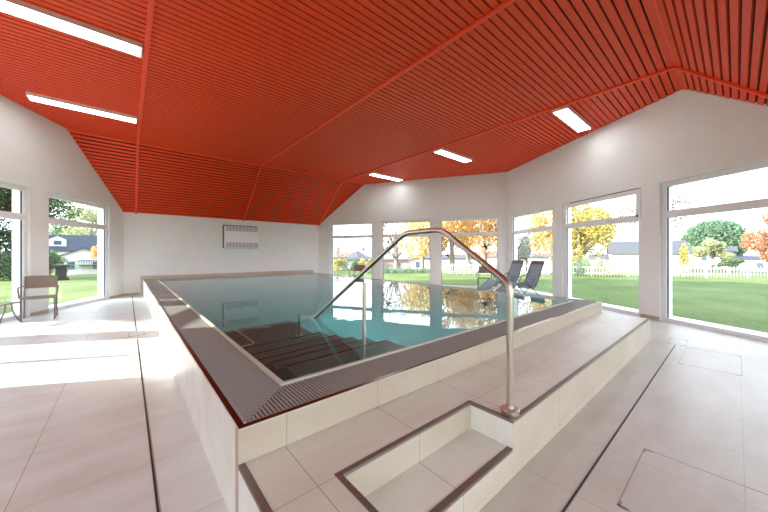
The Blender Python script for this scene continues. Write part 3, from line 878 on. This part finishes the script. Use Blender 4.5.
# right windows
T('maple_tree', 'unseen leafy tree added on the left lawn to shade the two back left windows', 0, 1, 2.4, 8.6, 3.2, LM['green'], 2600, .16, 51, trunk=.2)  # added out of view to block sun from the two back left windows
bpy.data.objects['maple_tree'].location = (-12.9, 16.2, -.03)
T('maple_tree', 'yellow-green leafy tree filling the left of the wide right window', 579, 21, 2.15, zpy(192, 21), zpy(262, 21), LM['yelgreen'], 5200, .12, 11, trunk=.13, k=16)
T('maple_tree', 'golden tree behind the window where the loungers stand', 553, 22, 1.5, zpy(196, 22), zpy(259, 22), LM['yellow'], 2600, .13, 12, trunk=.13, k=16)
T('round_tree', 'big round blue-green tree far behind the white fence', 714, 60, 5.5, zpy(219, 60), zpy(266, 60), LM['bluegreen'], 14000, .34, 13, trunk=.4, blobs=[(0, 0, 5.0, 4.6, 4.6, 4.3), (1.6, 0, 3.2, 3.5, 3.5, 3.2), (-1.4, 0, 3.4, 3.5, 3.5, 3.2)])
T('round_tree', 'small golden tree in front of the big round green tree', 713, 48, 2.4, zpy(239, 48), zpy(262, 48), LM['pale'], 3200, .2, 14, trunk=.2)
T('maple_tree', 'orange and red tree at the right edge of the rightmost window', 779, 25, 2.3, zpy(202, 25), zpy(266, 25), LM['red'], 4200, .13, 15, trunk=.15)
T('poplar_tree', 'narrow yellow-green columnar tree beside the grey-roofed house', 684, 34, .55, zpy(242, 34), zpy(270, 34), LM['yelgreen'], 700, .13, 16, trunk=.08, branches=0, blobs=[(0, 0, 1.5, .45, .45, 1.5), (0, 0, 2.6, .35, .35, 1.2)])
T('bare_tree', 'thin bare branched tree with sparse brown leaves between the two widest windows', 648, 15, 1.9, zpy(196, 15), zpy(228, 15), LM['brown'], 900, .08, 17, trunk=.07, k=18, bark='bark_dark', branches=18)
T('shrub', 'loose pale shrub at the foot of the yellow-green tree', 597, 18.5, .9, zpy(258, 18.5), zpy(274, 18.5), LM['pale'], 700, .07, 18, trunk=.03, cat='shrub')
T('shrub', 'grey-green shrub left of the trunk of the yellow-green tree', 578, 18.5, .7, zpy(261, 18.5), zpy(275, 18.5), LM['bluegreen'], 500, .07, 19, trunk=.03, cat='shrub')
T('shrub', 'rounded green bush below the big round tree', 729, 40, 1.5, zpy(258, 40), zpy(268, 40), LM['green'], 900, .14, 20, trunk=.05, cat='shrub')
T('maple_tree', 'teal green round tree behind the lounger window', 527, 34, 1.7, zpy(234, 34), zpy(262, 34), LM['bluegreen'], 1800, .16, 21, trunk=.15)
T('maple_tree', 'reddish sparse tree at the left of the lounger window', 516, 28, 2.6, zpy(208, 28), zpy(262, 28), LM['pink'], 1100, .13, 22, trunk=.13, bark='bark_dark', branches=14)
# back right windows
T('maple_tree', 'orange tree with a thick grey trunk in the third far window', 484, 24, 2.4, zpy(196, 24), zpy(252, 24), LM['orange'], 3000, .13, 23, trunk=.22)
T('maple_tree', 'golden orange tree at the left side of the third far window', 452, 26, 2.5, zpy(198, 26), zpy(256, 26), LM['orange'], 2700, .13, 24, trunk=.2)
T('maple_tree', 'tall yellow tree behind the two orange trees', 468, 33, 3.4, zpy(198, 33), zpy(250, 33), LM['yellow'], 3200, .18, 25, trunk=.25)
T('maple_tree', 'yellow tree at the right side of the second far window', 422, 26, 2.5, zpy(212, 26), zpy(262, 26), LM['yellow'], 3200, .13, 26, trunk=.18)
T('bare_tree', 'pale thinning tree with grey limbs at the left of the second far window', 396, 30, 2.6, zpy(208, 30), zpy(262, 30), LM['pink'], 1500, .12, 27, trunk=.2, bark='bark', branches=16)
T('bare_tree', 'reddish thin tree at the left of the leftmost far window', 338, 36, 1.6, zpy(238, 36), zpy(262, 36), LM['pink'], 700, .12, 28, trunk=.12, bark='bark_dark', branches=12)
T('hedge', 'low dark green hedge below the thinning tree', 400, 21, 1.0, zpy(263, 21), zpy(271.5, 21), LM['bluegreen'], 2200, .07, 29, trunk=0, blobs=[(x * .45, -x * .38, .35, .5, .5, .38) for x in (-3, -2, -1, 0, 1, 2, 3)], cat='hedge')
for i, (px, c, lab) in enumerate(((338, 'yelgreen', 'rounded yellow-green bush at the left of the far hedge row'), (346, 'pale', 'pale bush second from the left in the far hedge row'), (354, 'green', 'green bush below the grey gable roof'), (363, 'yellow', 'yellow bush behind the dark chair'), (371, 'yelgreen', 'yellow-green bush at the right end of the hedge row'))):
    T('shrub', lab, px, 24, .5, zpy(259, 24), zpy(273, 24), LM[c], 700, .08, 30 + i, trunk=.03, base=-.3, cat='shrub', branches=0, group='bushes in the far hedge row')
# left windows
T('cedar_tree', 'dark spreading conifer whose branches hang over the left window', 22, 17, 3.2, zpy(150, 17), zpy(226, 17), LM['green'], 9000, .1, 41, trunk=.25, bark='bark_dark', k=24, branches=20)
T('cedar_tree', 'dark green conifer in the leftmost window', -22, 16, 2.6, zpy(165, 16), zpy(262, 16), LM['dark'], 8000, .1, 42, trunk=.2, bark='bark_dark', k=20)
T('hedge', 'dense dark hedge under the conifer in the leftmost window', 2, 15, 1.1, zpy(251, 15), zpy(282, 15), LM['dark'], 5000, .06, 43, trunk=0, blobs=[(x * .5, -x * .4, .75, .5, .5, .75) for x in (-3, -2, -1, 0, 1)], cat='hedge')
T('shrub', 'green bush right behind the left armchair window edge', 50, 19, .8, zpy(251, 19), zpy(277, 19), LM['green'], 1600, .08, 44, trunk=.04, cat='shrub')
T('round_tree', 'light green tree behind the slate-roofed house', 92, 60, 6, zpy(205, 60), zpy(248, 60), LM['pale'], 4000, .26, 45, trunk=.3)
T('round_tree', 'leafy green tree far left of the slate roofs', 60, 62, 6, zpy(212, 62), zpy(250, 62), LM['green'], 4000, .26, 46, trunk=.3)
T('maple_tree', 'small golden tree before the gabled house', 101, 30, 1.3, zpy(241, 30), zpy(262, 30), LM['orange'], 1500, .12, 47, trunk=.1)

# ---- fences
def fence(label, p0, p1, h, mt='white_paint', step=.16, pw=.05, rails=2, post=2.0, base=-.03, name='picket_fence'):
    p0 = Vector(p0[:2]); p1 = Vector(p1[:2]); ln = (p1 - p0).length; a = math.atan2(*(p1 - p0).yx)
    r = empty(name, (p0.x, p0.y, base), a, label, 'fence')
    mb = MB(); n = int(ln / step)
    for i in range(n): mb.box(i * step, i * step + pw, -.012, .0, .04, h)
    mb.build('pickets', M[mt], r)
    mb = MB()
    for j in range(rails):
        z = h * (.25 + .55 * j / max(1, rails - 1)); mb.box(0, ln, .001, .03, z, z + .05)
    mb.build('rails', M[mt], r)
    i = 0
    while i * post < ln:
        b = MB(); b.box(i * post, i * post + .07, .031, .1, -.05, h + .04); b.build('post', M[mt], r); i += 1
fence('low white picket fence across the lawn beyond the wide right windows', ext(556, 18.5), ext(800, 16.5), .62)
fence('low white picket fence behind the trees in the far windows', ext(432, 19.5), ext(552, 18.6), .72, step=.14)
fence('thin wire fence on the left lawn', ext(-20, 20), ext(112, 24), .9, mt='wire', step=.35, pw=.02, rails=3, name='wire_fence')

# ---- houses
def house(name, label, px, Y, w, dpt, eave, ridge, wall_m, roof_m, rz=0, base=-1.35, windows=3, gable_front=False, over=.35, cat='house', hip=False, dormer=None, balcony=False):
    loc = ext(px, Y, base)
    a = -math.radians(40.5) - math.atan((px - 384) / FOC) + rz
    r = empty(name, loc, a, label, cat)
    e = eave - base; t = ridge - base
    b = MB(); b.box(-w / 2, w / 2, 0, dpt, 0, e)
    if hip: pass
    elif gable_front:
        b.add([(-w / 2, 0, e), (w / 2, 0, e), (0, 0, t), (-w / 2, dpt, e), (w / 2, dpt, e), (0, dpt, t)], [(0, 1, 2), (5, 4, 3)])
    else:
        b.add([(-w / 2, 0, e), (-w / 2, dpt, e), (-w / 2, dpt / 2, t), (w / 2, 0, e), (w / 2, dpt, e), (w / 2, dpt / 2, t)], [(0, 1, 2), (5, 4, 3)])
    b.build('house_wall', M[wall_m], r)
    q = MB(); th = .12
    if hip:
        o2 = over; X, Y0, Y1 = w / 2 + o2, -o2, dpt + o2
        q.add([(-X, Y0, e - .15), (X, Y0, e - .15), (X, Y1, e - .15), (-X, Y1, e - .15), (-X, Y0, e), (X, Y0, e), (X, Y1, e), (-X, Y1, e), (0, dpt * .45, t), (0, dpt * .55, t)],
              [(3, 2, 1, 0), (0, 1, 5, 4), (1, 2, 6, 5), (2, 3, 7, 6), (3, 0, 4, 7), (4, 5, 8), (5, 6, 9, 8), (6, 7, 9), (7, 4, 8, 9)])
    elif 0: pass
    if gable_front and not hip:
        s = (t - e) / (w / 2)
        for sg in (-1, 1):
            xo = sg * (w / 2 + over); zo = e - over * s
            q.hexa([(0, -over, t), (xo, -over, zo), (xo, dpt + over, zo), (0, dpt + over, t), (0, -over, t + th), (xo, -over, zo + th), (xo, dpt + over, zo + th), (0, dpt + over, t + th)])
    elif not hip:
        s = (t - e) / (dpt / 2)
        for (y0, zo) in ((-over, e - over * s), (dpt + over, e - over * s)):
            q.hexa([(-w / 2 - over, dpt / 2, t), (w / 2 + over, dpt / 2, t), (w / 2 + over, y0, zo), (-w / 2 - over, y0, zo),
                    (-w / 2 - over, dpt / 2, t + th), (w / 2 + over, dpt / 2, t + th), (w / 2 + over, y0, zo + th), (-w / 2 - over, y0, zo + th)])
    q.build('roof', M[roof_m], r)
    if dormer is not None:
        dm = MB(); zb = e + (t - e) * .25; dm.box(dormer - .9, dormer + .9, dpt * .1, dpt * .42, zb, zb + 1.0)
        dm.add([(dormer - .9, dpt * .1, zb + 1), (dormer + .9, dpt * .1, zb + 1), (dormer, dpt * .1, zb + 1.5), (dormer - .9, dpt * .45, zb + 1), (dormer + .9, dpt * .45, zb + 1), (dormer, dpt * .45, zb + 1.5)], [(0, 1, 2), (5, 4, 3), (0, 2, 5, 3), (1, 4, 5, 2)])
        dm = dm.build('dormer', M[wall_m], r); g = MB(); g.box(dormer - .4, dormer + .4, dpt * .1 - .03, dpt * .1, zb + .2, zb + .85); g.build('pane', M['win_dark'], dm)
    if balcony:
        g = MB(); g.box(-w * .1, w * .48, -1.0, -.01, e - 1.1, e - 1.0)
        for i in range(12): g.box(-w * .1 + i * w * .058 / 1.2, -w * .1 + i * w * .058 / 1.2 + .05, -1.0, -.95, e - 1.0, e - .45)
        g.box(-w * .1, w * .48, -1.0, -.94, e - .45, e - .38); g.build('balcony', M['wood_dark'], r)
    for i in range(windows):
        x = -w / 2 + w * (i + .5) / windows
        g = MB(); g.box(x - .4, x + .4, -.03, 0, e - 1.6, e - .5); 
        hw_ = g.build('house_window', M['white_paint'], r)
        g = MB(); g.box(x - .34, x + .34, -.04, -.031, e - 1.54, e - .56); g.build('pane', M['win_dark'], hw_)
    return r
house('house', 'white house with a grey pitched roof in the wide right window', 648, 44, 8.6, 7, zpy(253, 44), zpy(241, 44), 'white_wall', 'roof_grey', windows=0, rz=.12)
house('house', 'long low white building beside the columnar tree', 704, 52, 7.0, 5, zpy(252, 52), zpy(247, 52), 'white_wall', 'roof_grey', windows=3)
house('garage', 'low garage with a dark blue-grey front right of the round tree', 747, 46, 5.0, 5, zpy(259, 46), zpy(256.5, 46), 'white_wall', 'roof_blue', windows=2, cat='garage')
house('house', 'pale low building behind the loungers window', 522, 42, 7, 6, zpy(257, 42), zpy(254, 42), 'white_wall', 'roof_grey', windows=2)
house('house', 'house with a brown-red roof at the right of the third far window', 493, 46, 5, 6, zpy(257, 46), zpy(252, 46), 'white_wall', 'roof_red', windows=2)
house('house', 'pinkish house far behind the thinning tree', 388, 50, 7, 6, zpy(259, 50), zpy(254, 50), 'pink_wall', 'roof_pale', windows=2)
house('house', 'house with a grey gable roof behind the far hedge row', 357, 44, 4.6, 6, zpy(259.5, 44), zpy(250, 44), 'white_wall', 'roof_grey', windows=1, hip=True)
house('house', 'pink house with a hidden roof behind the grey gable', 340, 54, 5.0, 6, zpy(257, 54), zpy(253, 54), 'pink_wall', 'roof_pale', windows=1)
house('house', 'long slate-roofed white house in the left window', 72, 46, 11, 7, zpy(250, 46), zpy(235, 46), 'white_wall', 'roof_blue', windows=5, dormer=-1.5)
house('house', 'gabled white house with a balcony in the left window', 84, 38, 4.6, 5, zpy(257, 38), zpy(248.5, 38), 'white_wall', 'roof_blue', windows=2, gable_front=True, balcony=True)
house('house', 'long low white hall behind the trunks of the orange trees', 462, 48, 17, 7, zpy(258.5, 48), zpy(255, 48), 'white_wall', 'roof_grey', windows=6, base=-1.9)
house('house', 'small white house behind the left poplar shrubs of the wide right window', 612, 50, 6, 6, zpy(259, 50), zpy(255, 50), 'white_wall', 'roof_grey', windows=2, base=-1.9)
# garden table on the left lawn
pt_ = empty('garden_table', ext(61, 15.5, -.03), 1.69, 'dark heavy wooden table standing on the left lawn', 'table')
b = MB(); b.box(-.7, .7, -.3, .3, .68, .78); b.build('table_top', M['wood_dark'], pt_)
for sx in (-.5, .5):
    b = MB(); b.box(sx - .06, sx + .06, -.2, .2, .1, .70); b.box(sx - .06, sx + .06, -.28, .28, 0, .1); b.build('leg', M['wood_dark'], pt_)

# ------------------------------------------------------------------ light
w = bpy.data.worlds.new('World'); SC.world = w; w.use_nodes = True
nt = w.node_tree; bg = nt.nodes['Background']
tc = nt.nodes.new('ShaderNodeTexCoord'); sp = nt.nodes.new('ShaderNodeSeparateXYZ'); cr = nt.nodes.new('ShaderNodeValToRGB')
L(nt, tc.outputs['Generated'], sp.inputs[0]); L(nt, sp.outputs['Z'], cr.inputs['Fac'])
cr.color_ramp.elements[0].color = (.93, .97, 1.0, 1); cr.color_ramp.elements[1].color = (.55, .74, 1.0, 1)
cr.color_ramp.elements[1].position = .9
e_ = cr.color_ramp.elements.new(.3); e_.color = (.8, .9, 1.0, 1)
L(nt, cr.outputs['Color'], bg.inputs['Color']); bg.inputs['Strength'].default_value = 4.0
sd = bpy.data.lights.new('sun', 'SUN'); sd.energy = 17; sd.angle = math.radians(.6); sd.color = (1, .95, .87)
so = bpy.data.objects.new('sun', sd); COL.objects.link(so)
el = math.radians(20.5); az = (.885, -.466)
dv = Vector((az[0] * math.cos(el), az[1] * math.cos(el), -math.sin(el)))
so.rotation_euler = dv.to_track_quat('-Z', 'Y').to_euler(); so.location = (-10, 10, 12)

# ------------------------------------------------------------------ camera and view
cd = bpy.data.cameras.new('camera'); cam = bpy.data.objects.new('camera', cd); COL.objects.link(cam)
cam.location = (0, 0, EYE); cam.rotation_euler = (math.radians(90), 0, -math.radians(40.5))
cd.sensor_width = 36; cd.lens = FOC / 768 * 36; cd.shift_y = -2 / 768; cd.clip_start = .02; cd.clip_end = 600
SC.camera = cam
vs_ = SC.view_settings; vs_.view_transform = 'Standard'; vs_.look = 'None'; vs_.exposure = .25; vs_.gamma = 1; vs_.use_curve_mapping = False
cy = SC.cycles
cy.use_denoising = True; cy.max_bounces = 14; cy.diffuse_bounces = 6; cy.glossy_bounces = 6; cy.transmission_bounces = 10; cy.transparent_max_bounces = 16
cy.caustics_reflective = True; cy.caustics_refractive = True; cy.blur_glossy = .33; cy.sample_clamp_indirect = 30
